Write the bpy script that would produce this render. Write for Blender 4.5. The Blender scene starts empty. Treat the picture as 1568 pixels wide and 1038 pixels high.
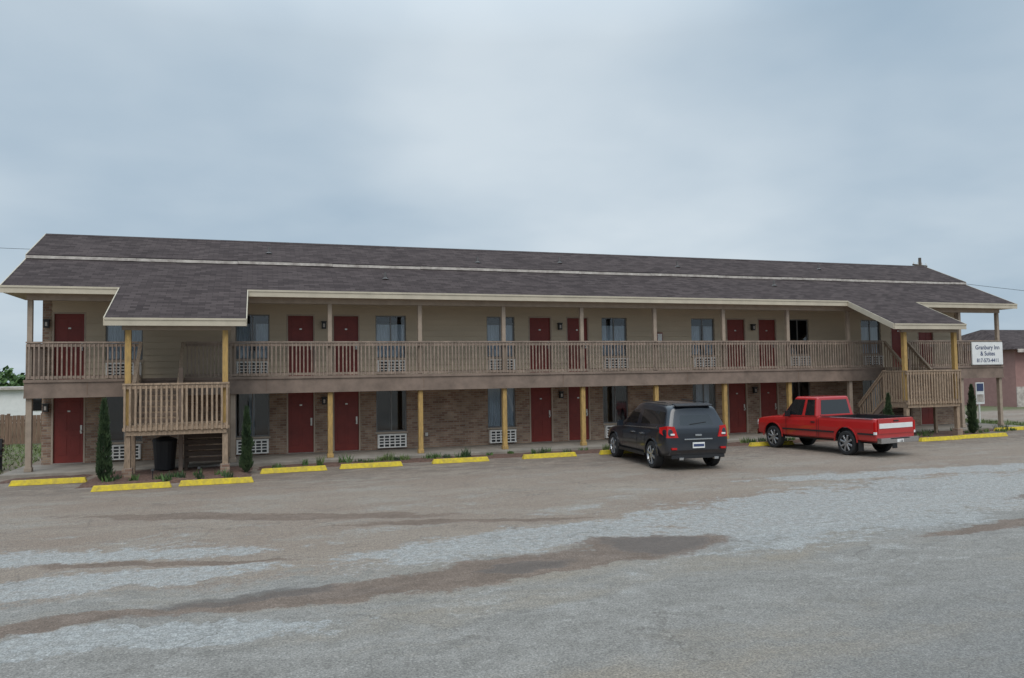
import bpy, math, random, bmesh
from mathutils import Vector, Matrix
random.seed(7)
S=bpy.context.scene
C=bpy.context.collection

# ------------------------------------------------------------ materials
def newmat(name):
    m=bpy.data.materials.new(name); m.use_nodes=True
    return m, m.node_tree.nodes, m.node_tree.links, m.node_tree.nodes['Principled BSDF']
def mat(name,col,rough=.7,metal=0,var=.15,scale=3,bump=0,bscale=60,dirt=None,stretch=(1,1,1)):
    m,N,L,b=newmat(name)
    b.inputs['Roughness'].default_value=rough; b.inputs['Metallic'].default_value=metal
    b.inputs['Base Color'].default_value=(*col,1)
    g=N.new('ShaderNodeNewGeometry')
    mp=N.new('ShaderNodeMapping'); mp.inputs['Scale'].default_value=stretch
    L.new(g.outputs['Position'],mp.inputs[0])
    if var>0:
        n=N.new('ShaderNodeTexNoise'); n.inputs['Scale'].default_value=scale; n.inputs['Detail'].default_value=6; n.inputs['Roughness'].default_value=.65
        L.new(mp.outputs[0],n.inputs['Vector'])
        r=N.new('ShaderNodeValToRGB'); r.color_ramp.elements[0].position=.3; r.color_ramp.elements[1].position=.7
        d=dirt if dirt else tuple(c*(1-var) for c in col)
        r.color_ramp.elements[0].color=(*d,1); r.color_ramp.elements[1].color=(*[min(1,c*(1+var)) for c in col],1)
        L.new(n.outputs[0],r.inputs[0]); L.new(r.outputs[0],b.inputs['Base Color'])
    if bump>0:
        n2=N.new('ShaderNodeTexNoise'); n2.inputs['Scale'].default_value=bscale; n2.inputs['Detail'].default_value=4
        L.new(g.outputs['Position'],n2.inputs['Vector'])
        bp=N.new('ShaderNodeBump'); bp.inputs['Strength'].default_value=bump; bp.inputs['Distance'].default_value=.02
        L.new(n2.outputs[0],bp.inputs['Height']); L.new(bp.outputs[0],b.inputs['Normal'])
    return m
M={}
M['rail']=mat('railing_paint',(.28,.21,.165),.75,var=.25,scale=5,dirt=(.185,.14,.11),bump=.2)
M['railw']=mat('stair_timber',(.34,.245,.17),.8,var=.3,scale=6,dirt=(.20,.145,.10),bump=.3,stretch=(4,4,1))
M['beam']=mat('deck_fascia_paint',(.225,.165,.13),.75,var=.2,scale=2,dirt=(.15,.11,.085))
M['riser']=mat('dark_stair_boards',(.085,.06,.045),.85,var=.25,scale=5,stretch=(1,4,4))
M['ochre']=mat('ochre_post_paint',(.44,.28,.09),.75,var=.25,scale=6,dirt=(.28,.18,.07),bump=.2,stretch=(3,3,.7))
M['post']=mat('tan_post_paint',(.33,.26,.20),.75,var=.15,scale=4)
M['fascia']=mat('cream_fascia_paint',(.50,.44,.34),.7,var=.12,scale=2)
M['soffit']=mat('soffit_paint',(.44,.355,.25),.85,var=.1)
M['siding']=mat('beige_siding',(.54,.445,.325),.75,var=.09,scale=1.2,stretch=(.4,1,2))
M['door']=mat('red_door_paint',(.20,.024,.016),.5,var=.15,scale=2)
M['doorframe']=mat('door_frame_paint',(.42,.335,.26),.6,var=.08)
M['metal']=mat('brushed_metal',(.5,.48,.44),.35,.9,var=.05)
M['wframe']=mat('window_frame_aluminium',(.20,.195,.19),.45,.3,var=.05)
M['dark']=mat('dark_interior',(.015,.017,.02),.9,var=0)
M['curtain']=mat('white_curtain',(.70,.76,.80),.9,var=.15,scale=6,stretch=(4,1,.2))
M['ac']=mat('ac_white_plastic',(.80,.78,.74),.5,var=.06)
M['flash']=mat('pale_flashing',(.50,.455,.41),.7,var=.25,scale=4,dirt=(.28,.24,.215))
M['concrete']=mat('sidewalk_concrete',(.25,.22,.185),.9,var=.25,scale=1.5,bump=.3)
M['mulch']=mat('red_mulch',(.12,.068,.05),1,var=.5,scale=14,bump=1,bscale=40)
M['yellow']=mat('yellow_stop_paint',(.66,.50,.015),.7,var=.15,scale=9,dirt=(.42,.31,.06),bump=.5)
M['black']=mat('black_plastic',(.015,.015,.017),.5,var=0)
M['rubber']=mat('tire_rubber',(.02,.02,.021),.85,var=.2)
M['rim']=mat('alloy_rim',(.45,.46,.48),.3,.85,var=.05)
M['chrome']=mat('chrome',(.62,.63,.65),.18,1,var=0)
M['red_l']=mat('red_lens',(.5,.01,.01),.2,var=0)
M['white']=mat('white_paint',(.75,.75,.73),.6,var=.08)
M['text']=mat('sign_lettering',(.04,.06,.14),.6,var=0)
M['fence']=mat('weathered_fence',(.20,.13,.09),.9,var=.4,scale=3,stretch=(6,6,.6))
M['pole']=mat('utility_pole_wood',(.10,.08,.065),.9,var=.3)
M['pink']=mat('pink_stucco',(.33,.19,.17),.9,var=.12)
M['vent']=mat('roof_vent_metal',(.14,.13,.125),.6,.4,var=.1)
M['lamp']=mat('lantern_black',(.03,.03,.03),.5,.3,var=0)

def carpaint(name,col):
    m,N,L,b=newmat(name); b.inputs['Base Color'].default_value=(*col,1)
    b.inputs['Roughness'].default_value=.35; b.inputs['Coat Weight'].default_value=.8; b.inputs['Coat Roughness'].default_value=.06
    g=N.new('ShaderNodeNewGeometry'); sp=N.new('ShaderNodeSeparateXYZ'); L.new(g.outputs['Position'],sp.inputs[0])
    n=N.new('ShaderNodeTexNoise'); n.inputs['Scale'].default_value=5; n.inputs['Detail'].default_value=6
    L.new(g.outputs['Position'],n.inputs['Vector'])
    mr=N.new('ShaderNodeMapRange'); mr.inputs[1].default_value=.75; mr.inputs[2].default_value=.25; mr.inputs[3].default_value=0; mr.inputs[4].default_value=.45
    L.new(sp.outputs[2],mr.inputs[0])
    mu=N.new('ShaderNodeMath'); mu.operation='MULTIPLY'; L.new(mr.outputs[0],mu.inputs[0]); L.new(n.outputs[0],mu.inputs[1])
    mx=N.new('ShaderNodeMixRGB'); mx.inputs[1].default_value=(*col,1); mx.inputs[2].default_value=(.16,.12,.09,1)
    L.new(mu.outputs[0],mx.inputs[0]); L.new(mx.outputs[0],b.inputs['Base Color'])
    return m
M['suv']=carpaint('dark_blue_black_paint',(.006,.010,.018))
M['red']=carpaint('red_truck_paint',(.42,.012,.012))
def glassmat(name,tr):
    m=bpy.data.materials.new(name); m.use_nodes=True; N=m.node_tree.nodes; L=m.node_tree.links; N.clear()
    o=N.new('ShaderNodeOutputMaterial'); mx=N.new('ShaderNodeMixShader'); t=N.new('ShaderNodeBsdfTransparent') if tr else N.new('ShaderNodeBsdfDiffuse')
    if tr: t.inputs[0].default_value=(.82,.85,.88,1)
    else: t.inputs[0].default_value=(.008,.01,.012,1)
    g=N.new('ShaderNodeBsdfGlossy'); g.inputs['Roughness'].default_value=.04
    lw=N.new('ShaderNodeFresnel'); lw.inputs[0].default_value=1.9
    L.new(lw.outputs[0],mx.inputs[0]); L.new(t.outputs[0],mx.inputs[1]); L.new(g.outputs[0],mx.inputs[2]); L.new(mx.outputs[0],o.inputs[0]); return m
M['glass']=glassmat('window_glass',True)
M['cglass']=glassmat('tinted_car_glass',False)

def brickmat():
    m,N,L,b=newmat('tan_brown_brick'); b.inputs['Roughness'].default_value=.9
    g=N.new('ShaderNodeNewGeometry'); s=N.new('ShaderNodeSeparateXYZ'); L.new(g.outputs['Position'],s.inputs[0])
    a=N.new('ShaderNodeMath'); L.new(s.outputs[0],a.inputs[0]); L.new(s.outputs[1],a.inputs[1])
    c=N.new('ShaderNodeCombineXYZ'); L.new(a.outputs[0],c.inputs[0]); L.new(s.outputs[2],c.inputs[1])
    t=N.new('ShaderNodeTexBrick'); L.new(c.outputs[0],t.inputs['Vector'])
    t.inputs['Scale'].default_value=1; t.inputs['Brick Width'].default_value=.215; t.inputs['Row Height'].default_value=.078
    t.inputs['Mortar Size'].default_value=.009; t.inputs['Mortar Smooth'].default_value=.3
    t.inputs['Color1'].default_value=(.24,.14,.098,1); t.inputs['Color2'].default_value=(.41,.295,.21,1); t.inputs['Mortar'].default_value=(.37,.31,.26,1)
    n=N.new('ShaderNodeTexNoise'); n.inputs['Scale'].default_value=2.2; n.inputs['Detail'].default_value=7; L.new(g.outputs['Position'],n.inputs['Vector'])
    mr=N.new('ShaderNodeMapRange'); mr.inputs[1].default_value=.3; mr.inputs[2].default_value=.7; mr.inputs[3].default_value=.75; mr.inputs[4].default_value=1.15; L.new(n.outputs[0],mr.inputs[0])
    mx=N.new('ShaderNodeVectorMath'); mx.operation='SCALE'; L.new(t.outputs['Color'],mx.inputs[0]); L.new(mr.outputs[0],mx.inputs['Scale'])
    L.new(mx.outputs[0],b.inputs['Base Color'])
    bp=N.new('ShaderNodeBump'); bp.inputs['Distance'].default_value=.01; bp.invert=True; L.new(t.outputs['Fac'],bp.inputs['Height']); L.new(bp.outputs[0],b.inputs['Normal'])
    return m
M['brick']=brickmat()
def shingle():
    m,N,L,b=newmat('brown_shingles'); b.inputs['Roughness'].default_value=1; b.inputs['Specular IOR Level'].default_value=.15
    g=N.new('ShaderNodeNewGeometry'); s=N.new('ShaderNodeSeparateXYZ'); L.new(g.outputs['Position'],s.inputs[0])
    c=N.new('ShaderNodeCombineXYZ'); L.new(s.outputs[0],c.inputs[0]); L.new(s.outputs[1],c.inputs[1])
    t=N.new('ShaderNodeTexBrick'); L.new(c.outputs[0],t.inputs['Vector']); t.inputs['Scale'].default_value=1
    t.inputs['Brick Width'].default_value=.31; t.inputs['Row Height'].default_value=.125; t.inputs['Mortar Size'].default_value=.006
    t.inputs['Color1'].default_value=(.048,.037,.036,1); t.inputs['Color2'].default_value=(.088,.069,.066,1); t.inputs['Mortar'].default_value=(.032,.026,.026,1)
    n=N.new('ShaderNodeTexNoise'); n.inputs['Scale'].default_value=.6; n.inputs['Detail'].default_value=8; n.inputs['Roughness'].default_value=.75; L.new(g.outputs['Position'],n.inputs['Vector'])
    mr=N.new('ShaderNodeMapRange'); mr.inputs[1].default_value=.3; mr.inputs[2].default_value=.7; mr.inputs[3].default_value=.85; mr.inputs[4].default_value=1.13; L.new(n.outputs[0],mr.inputs[0])
    mx=N.new('ShaderNodeVectorMath'); mx.operation='SCALE'; L.new(t.outputs['Color'],mx.inputs[0]); L.new(mr.outputs[0],mx.inputs['Scale'])
    L.new(mx.outputs[0],b.inputs['Base Color'])
    return m
M['roof']=shingle()
def leafmat(name,a,bb):
    m,N,L,b=newmat(name); b.inputs['Roughness'].default_value=.7
    g=N.new('ShaderNodeNewGeometry'); n=N.new('ShaderNodeTexNoise'); n.inputs['Scale'].default_value=5; L.new(g.outputs['Position'],n.inputs['Vector'])
    r=N.new('ShaderNodeValToRGB'); r.color_ramp.elements[0].position=.35; r.color_ramp.elements[1].position=.65
    r.color_ramp.elements[0].color=(*a,1); r.color_ramp.elements[1].color=(*bb,1); L.new(n.outputs[0],r.inputs[0]); L.new(r.outputs[0],b.inputs['Base Color']); return m
M['conifer']=leafmat('conifer_foliage',(.018,.04,.014),(.055,.09,.035))
M['leaf']=leafmat('green_foliage',(.03,.07,.015),(.09,.16,.04))
M['grass']=leafmat('grass_blades',(.07,.11,.025),(.15,.20,.06))

# ------------------------------------------------------------ mesh builder
class MB:
    def __init__(s): s.v=[];s.f=[];s.m=[];s.mats=[]
    def mi(s,k):
        if k not in s.mats: s.mats.append(k)
        return s.mats.index(k)
    def face(s,pts,k):
        b=len(s.v); s.v+=[tuple(p) for p in pts]; s.f.append(tuple(range(b,b+len(pts)))); s.m.append(s.mi(k))
    def box(s,x0,x1,y0,y1,z0,z1,k):
        b=len(s.v); s.v+=[(x0,y0,z0),(x1,y0,z0),(x1,y1,z0),(x0,y1,z0),(x0,y0,z1),(x1,y0,z1),(x1,y1,z1),(x0,y1,z1)]
        for q in ((0,3,2,1),(4,5,6,7),(0,1,5,4),(1,2,6,5),(2,3,7,6),(3,0,4,7)): s.f.append(tuple(b+i for i in q)); s.m.append(s.mi(k))
    def hexa(s,P,k):
        b=len(s.v); s.v+=[tuple(p) for p in P]
        for q in ((0,3,2,1),(4,5,6,7),(0,1,5,4),(1,2,6,5),(2,3,7,6),(3,0,4,7)): s.f.append(tuple(b+i for i in q)); s.m.append(s.mi(k))
    def beam(s,a,b_,w,h,k):
        a=Vector(a);b_=Vector(b_);d=(b_-a).normalized(); up=Vector((0,0,1)) if abs(d.z)<.95 else Vector((0,1,0))
        r=d.cross(up).normalized()*w/2; u=r.cross(d).normalized()*h/2
        s.hexa([a-r-u,a+r-u,b_+r-u,b_-r-u,a-r+u,a+r+u,b_+r+u,b_-r+u],k)
    def cyl(s,c,axis,r,l,k,n=20,r2=None):
        c=Vector(c);ax=Vector(axis).normalized(); t=Vector((0,0,1)) if abs(ax.z)<.9 else Vector((1,0,0))
        u=ax.cross(t).normalized(); w=ax.cross(u); r2=r if r2 is None else r2
        b=len(s.v)
        for sg,rr in ((-.5,r),(.5,r2)):
            for i in range(n):
                a=2*math.pi*i/n; s.v.append(tuple(c+ax*l*sg+u*rr*math.cos(a)+w*rr*math.sin(a)))
        for i in range(n): s.f.append((b+i,b+(i+1)%n,b+n+(i+1)%n,b+n+i)); s.m.append(s.mi(k))
        s.f.append(tuple(b+i for i in range(n))[::-1]); s.m.append(s.mi(k)); s.f.append(tuple(b+n+i for i in range(n))); s.m.append(s.mi(k))
    def obj(s,name,parent=None,smooth=False,bevel=0,segs=2):
        me=bpy.data.meshes.new(name); me.from_pydata(s.v,[],s.f)
        for k in s.mats: me.materials.append(M[k])
        me.polygons.foreach_set('material_index',s.m)
        if smooth: me.polygons.foreach_set('use_smooth',[True]*len(s.f))
        me.update(); o=bpy.data.objects.new(name,me); C.objects.link(o)
        if parent: o.parent=parent
        if bevel:
            bm=o.modifiers.new('b','BEVEL'); bm.width=bevel; bm.segments=segs; bm.limit_method='ANGLE'
        return o
def empty(name,loc=(0,0,0),rz=0):
    o=bpy.data.objects.new(name,None); C.objects.link(o); o.location=loc; o.rotation_euler[2]=rz; return o

# ------------------------------------------------------------ constants
X0,X1=-8.39,28.1
DX0,DX1=-8.29,28.05
W=1.9
F2=2.65
D=2.876
RX0,RX1=-8.88,28.65
EY,EZ=-.42,5.28; SL=.455; SY=2.0; RY=4.28
PAIRS=[-8.42,-.045,8.52,16.97,25.3]
motel=empty('motel_building')

def roofz(y): return EZ+SL*(y-EY)
doors=[];wins=[]
for c in PAIRS:
    for dx in (-.75,.75):
        x=c+dx
        if x-.5>X0 and x+.5<X1-.2: doors.append(x)
    for dx in (-2.28,2.28):
        x=c+dx
        if x-.6>X0 and x+.6<X1: wins.append(x)
def wall(b,x0,x1,z0,z1,ops,k,lap=0):
    xs=sorted(set([x0,x1]+[v for o in ops for v in o[:2]])); zs=sorted(set([z0,z1]+[v for o in ops for v in o[2:]]))
    for i in range(len(xs)-1):
        for j in range(len(zs)-1):
            xm=(xs[i]+xs[i+1])/2; zm=(zs[j]+zs[j+1])/2
            if any(o[0]<xm<o[1] and o[2]<zm<o[3] for o in ops): continue
            if lap:
                n=math.floor(zs[j]/lap); z=n*lap
                while z<zs[j+1]-1e-6:
                    a=max(z,zs[j]); c=min(z+lap,zs[j+1])
                    ya=W-.028*(1-(a-z)/lap); yc=W-.028*(1-(c-z)/lap)
                    b.face([(xs[i],ya,a),(xs[i+1],ya,a),(xs[i+1],yc,c),(xs[i],yc,c)],k)
                    if a==z: b.face([(xs[i],W,a),(xs[i+1],W,a),(xs[i+1],ya,a),(xs[i],ya,a)],k)
                    z+=lap
            else: b.face([(xs[i],W,zs[j]),(xs[i+1],W,zs[j]),(xs[i+1],W,zs[j+1]),(xs[i],W,zs[j+1])],k)
    for (a,c,e,g) in ops:
        t=.14
        for P in ([(a,W,e),(a,W+t,e),(a,W+t,g),(a,W,g)],[(c,W,e),(c,W,g),(c,W+t,g),(c,W+t,e)],[(a,W,g),(a,W+t,g),(c,W+t,g),(c,W,g)],[(a,W,e),(c,W,e),(c,W+t,e),(a,W+t,e)]): b.face(P,k)
walls=MB()
def openings(base):
    o=[]
    for x in doors: o.append((x-.46,x+.46,base,base+2.09))
    for x in wins: o.append((x-.53,x+.53,base+.60,base+2.07))
    return o
PL,PR=.24,.34
wall(walls,X0,X1,0,2.5,openings(.1),'brick')
wall(walls,X0+PL,X1-PR,2.5,5.35,openings(F2),'siding',lap=.2)
walls.box(X0,X0+PL,W-.03,W+.3,2.5,5.15,'brick'); walls.box(X1-PR,X1,W-.03,W+.3,2.5,5.15,'brick')
BY=2*RY-W
for x in (X0,X1):
    walls.face([(x,W,0),(x,BY,0),(x,BY,5.3),(x,W,5.3)],'brick')
    zr=roofz(RY)-.1
    walls.face([(x,EY+.3,roofz(EY)-.05),(x,2*RY-EY-.3,roofz(EY)-.05),(x,RY,zr)],'siding')
walls.face([(X0,BY,0),(X1,BY,0),(X1,BY,5.3),(X0,BY,5.3)],'brick')
walls.obj('walls',motel)
db=MB();wb=MB();ab=MB()
for base in (.1,F2):
    for x in doors:
        z0,z1=base,base+2.09; y=W+.05
        db.box(x-.46,x-.41,W-.02,W+.1,z0,z1,'doorframe'); db.box(x+.41,x+.46,W-.02,W+.1,z0,z1,'doorframe'); db.box(x-.41,x+.41,W-.02,W+.1,z1-.05,z1,'doorframe')
        db.box(x-.41,x+.41,y,y+.05,z0+.02,z1-.05,'door')
        db.box(x-.41,x+.41,W-.04,W+.1,z0-.0,z0+.02,'metal')
        for (a,b_,c,d) in ((-.31,-.05,.25,.85),(.05,.31,.25,.85),(-.31,-.05,1.0,1.55),(.05,.31,1.0,1.55),(-.31,-.05,1.66,1.9),(.05,.31,1.66,1.9)):
            db.box(x+a,x+b_,y-.008,y,z0+c,z0+d,'door')
        db.box(x-.04,x+.04,y-.02,y-.009,z0+1.57,z0+1.62,'metal')
        hx=x+.34
        db.cyl((hx,y-.05,z0+.98),(0,1,0),.03,.06,'metal',10); db.box(hx-.03,hx+.03,y-.02,y,z0+.9,z0+1.16,'metal')
    for i,x in enumerate(wins):
        z0,z1=base+.60,base+2.07; y=W+.07
        for (a,b_,c,d) in ((x-.53,x-.49,z0,z1),(x+.49,x+.53,z0,z1),(x-.49,x+.49,z0,z0+.04),(x-.49,x+.49,z1-.04,z1),(x-.02,x+.02,z0+.04,z1-.04)):
            wb.box(a,b_,y-.02,y+.03,c,d,'wframe')
        wb.face([(x-.49,y,z0+.04),(x+.49,y,z0+.04),(x+.49,y,z1-.04),(x-.49,y,z1-.04)],'glass')
        wb.box(x-.56,x+.56,W-.05,W+.02,z0-.06,z0-.003,'doorframe')
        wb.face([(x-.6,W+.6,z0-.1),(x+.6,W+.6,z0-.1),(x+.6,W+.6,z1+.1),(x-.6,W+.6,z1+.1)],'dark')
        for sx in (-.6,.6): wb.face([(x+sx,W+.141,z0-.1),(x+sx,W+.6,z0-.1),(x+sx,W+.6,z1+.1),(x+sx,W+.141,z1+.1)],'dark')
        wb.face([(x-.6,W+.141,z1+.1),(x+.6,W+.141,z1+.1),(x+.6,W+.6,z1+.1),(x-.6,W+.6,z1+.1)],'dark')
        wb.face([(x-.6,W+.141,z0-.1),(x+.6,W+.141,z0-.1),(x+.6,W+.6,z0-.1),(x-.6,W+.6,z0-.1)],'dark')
        if base>1: spans=[(-.5,.5)] if i%4!=1 else [(-.5,-.08),(.10,.5)]
        else: spans=[[],[(-.12,.06)],[],[(-.5,-.02),(.22,.5)],[],[(-.3,.3)],[],[(.1,.5)],[]][i%9]
        if i==len(wins)-2: spans=[]
        if base>1: ct=z1-.30
        else: ct=z1-.05
        for (a,b_) in spans:
            n=max(4,int((b_-a)/.04))
            for q in range(n):
                xa=x+a+(b_-a)*q/n; xb=x+a+(b_-a)*(q+1)/n
                ya=y+.05+.018*(q%2); yb=y+.05+.018*((q+1)%2)
                wb.face([(xa,ya,z0),(xb,yb,z0),(xb,yb,ct),(xa,ya,ct)],'curtain')
        a0,a1,c0,c1=x-.5,x+.5,base+.06,base+.52
        ab.box(a0,a1,W-.12,W-.0005,c0,c1,'ac'); 
        ab.box(a0+.04,a1-.04,W-.124,W-.121,c0+.04,c1-.04,'black')
        for q in range(1,4): 
            zz=c0+.04+q*(c1-c0-.08)/4; ab.box(a0+.04,a1-.04,W-.15,W-.125,zz-.018,zz+.016,'ac')
        for q in range(0,6):
            xx=a0+.04+q*(a1-a0-.08)/5; ab.box(xx-.02,xx+.02,W-.153,W-.125,c0+.04,c1-.04,'ac')
        ab.box(a0,a1,W-.155,W-.121,c1-.05,c1+.0,'ac'); ab.box(a0,a1,W-.155,W-.121,c0,c0+.04,'ac')
    for c in PAIRS:
        cx=max(c,X0+.13); cx=min(cx,X1-.5)
        zl=base+1.72
        ab.box(cx-.05,cx+.05,W-.05,W-.029,zl-.1,zl+.1,'lamp'); ab.box(cx-.07,cx+.07,W-.18,W-.06,zl-.12,zl+.1,'lamp'); ab.box(cx-.09,cx+.09,W-.2,W-.04,zl+.101,zl+.13,'lamp')
        ab.box(cx-.03,cx+.03,W-.186,W-.181,zl-.07,zl+.05,'flash')
ab.box(12.55,12.8,W-.15,W-.029,F2+1.05,F2+1.5,'door'); ab.box(12.58,12.77,W-.156,W-.151,F2+1.1,F2+1.45,'white')
ab.box(3.4,3.5,W-.07,W-.001,.5,.62,'metal')
db.obj('doors',motel,bevel=.006,segs=1); wb.obj('windows',motel); ab.obj('air_conditioners_and_lanterns',motel)

# ---- roof
EXT=[(-5.92,-2.46),(19.75,23.15)]; XY=-2.70
rb=MB()
T=.09
def slope(b,x0,x1,y0,y1,dz,k,mirror=False):
    f=(lambda y:2*RY-y) if mirror else (lambda y:y)
    z0=roofz(y0)+dz; z1=roofz(y1)+dz
    P=[(x0,f(y0),z0-T),(x1,f(y0),z0-T),(x1,f(y1),z1-T),(x0,f(y1),z1-T),(x0,f(y0),z0),(x1,f(y0),z0),(x1,f(y1),z1),(x0,f(y1),z1)]
    b.hexa(P,k)
slope(rb,RX0,RX1,EY,SY+.3,0,'roof'); slope(rb,RX0,RX1,EY,SY+.3,0,'roof',True)
slope(rb,RX0,RX1,SY,RY-.001,.13,'roof'); slope(rb,RX0,RX1,SY,RY-.001,.13,'roof',True)
for mir in (False,True): slope(rb,RX0,RX1,RY-.17,RY,.142,'roof',mir)
for a,c in EXT: slope(rb,a,c,XY,EY,0,'roof')
for x,y in ((-1.8,2.9),(5.6,2.6),(14.2,2.9),(21.5,3.2),(1.9,.9),(9.0,2.9),(17.6,1.2)):
    z=roofz(y)+(.13 if y>SY else 0); rb.cyl((x,y,z+.08),(0,0,1),.04,.28,'vent',10); rb.cyl((x,y,z+.02),(0,0,1),.12,.05,'vent',10,.05)
rb.obj('roof',motel)
tb=MB()
x=RX0
while x<RX1-.01:
    xe=min(x+3.05,RX1); z=roofz(SY)+.13; j=random.uniform(-.01,.01)
    tb.box(x+.004,xe-.004,SY-.03,SY-.002,z-.115+j,z-.025+j,'flash'); x=xe
def eave(x0,x1,y,z): 
    tb.box(x0,x1,y-.03,y-.002,z-.20,z+.0,'fascia'); tb.box(x0,x1,y-.05,y-.031,z-.05,z+.005,'fascia')
segs=[(RX0,EXT[0][0]),(EXT[0][1],EXT[1][0]),(EXT[1][1],RX1)]
for a,c in segs: eave(a,c,EY,EZ)
for a,c in EXT: eave(a,c,XY,roofz(XY))
for x in (RX0-.02,RX1-.004):
    for mir in (0,1):
        f=(lambda y:2*RY-y) if mir else (lambda y:y)
        for y0,y1,dz in ((EY,SY,0),(SY,RY,.13)):
            z0=roofz(y0)+dz;z1=roofz(y1)+dz
            tb.hexa([(x,f(y0),z0-.17),(x+.024,f(y0),z0-.17),(x+.024,f(y1),z1-.17),(x,f(y1),z1-.17),(x,f(y0),z0+.01),(x+.024,f(y0),z0+.01),(x+.024,f(y1),z1+.01),(x,f(y1),z1+.01)],'fascia')
for a,c in EXT:
    for x in (a-.026,c+.002):
        z0=roofz(XY);z1=roofz(EY-.03)
        tb.hexa([(x,XY,z0-.2),(x+.024,XY,z0-.2),(x+.024,EY-.03,z1-.2),(x,EY-.03,z1-.2),(x,XY,z0+.01),(x+.024,XY,z0+.01),(x+.024,EY-.03,z1+.01),(x,EY-.03,z1+.01)],'fascia')
tb.box(RX0+.03,RX1-.03,EY+.01,W-.03,EZ-.19,EZ-.16,'soffit')
tb.box(DX0-.05,DX1+.05,-.06,.06,EZ-.36,EZ-.192,'post')
tb.obj('roof_trim',motel)

# ---- deck
k=MB()
k.box(DX0-.06,DX1+.06,-.04,W-.002,F2-.14,F2,'concrete')
k.box(DX0-.08,DX1+.08,-.10,-.042,F2-.50,F2-.02,'beam')
k.box(DX0-.09,DX1+.09,-.135,-.102,F2-.06,F2+.02,'beam')
k.box(DX0-.08,DX1+.08,-.125,-.102,F2-.50,F2-.44,'beam')
x=DX0+1.5
while x<DX1-2: k.box(x-.006,x+.006,-.106,-.1005,F2-.44,F2-.06,'fence'); x+=4.88
k.box(DX0-.08,DX0-.04,-.04,W,F2-.5,F2-.16,'beam'); k.box(DX1+.04,DX1+.08,-.04,W,F2-.5,F2-.16,'beam')
k.box(DX0,DX1,-.03,W-.01,F2-.40,F2-.37,'soffit')
k.obj('upper_walkway_deck',motel)
p=MB()
xs=[DX0+.03]+[D*n for n in range(-2,10)]+[DX1-.03]
for i,x in enumerate(xs):
    end=(i in(0,len(xs)-1))
    lower='post' if end or x<-2 or x>19 else 'ochre'
    w=.075
    p.box(x-w,x+w,-.04,.11,.1,F2-.15,lower); p.box(x-w+.01,x+w-.01,-.035,.10,F2,EZ-.36,'post')
    p.box(x-w-.02,x+w+.02,-.06,.13,.1,.22,lower)
p.obj('posts',motel,bevel=.008,segs=1)
rl=MB()
def railing(b,a,c,zb0,zt0,zb1,zt1,k='rail',sp=.118,bw=.038):
    a=Vector(a);c=Vector(c);L=(c-a).length;d=(c-a)/L;n=max(1,int(L/sp))
    b.beam((a.x,a.y,zt0),(c.x,c.y,zt1),.10,.045,k)
    b.beam((a.x,a.y,zt0-.08),(c.x,c.y,zt1-.08),.04,.09,k)
    b.beam((a.x,a.y,zb0+.08),(c.x,c.y,zb1+.08),.04,.08,k)
    nx,ny=d.y,-d.x
    for i in range(n+1):
        t=(i+.5)/(n+1); q=a+(c-a)*t
        zb=zb0+(zb1-zb0)*t+random.uniform(-.012,.012); zt=zt0+(zt1-zt0)*t
        j=random.uniform(-.010,.010)
        w=bw/2
        cx,cy=q.x+d.x*j+nx*.036,q.y+d.y*j+ny*.036
        if abs(d.x)>.5: b.box(cx-w,cx+w,cy-.014,cy+.014,zb+.03,zt-.045,k)
        else: b.box(cx-.014,cx+.014,cy-w,cy+w,zb+.03,zt-.045,k)
RT=F2+1.07
CL,CR=-4.2,21.7; HW=1.2
yr=-.09
for a,c in ((DX0,CL-HW),(CL,CL+HW),(CL+HW+.02,CR-HW-.02),(CR-HW,CR),(CR+HW,DX1)):
    railing(rl,(a,yr,0),(c,yr,0),F2,RT,F2,RT)
railing(rl,(DX0,W,0),(DX0,yr,0),F2,RT,F2,RT); railing(rl,(DX1,yr,0),(DX1,W,0),F2,RT,F2,RT)
rl.obj('balcony_railing',motel)
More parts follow.
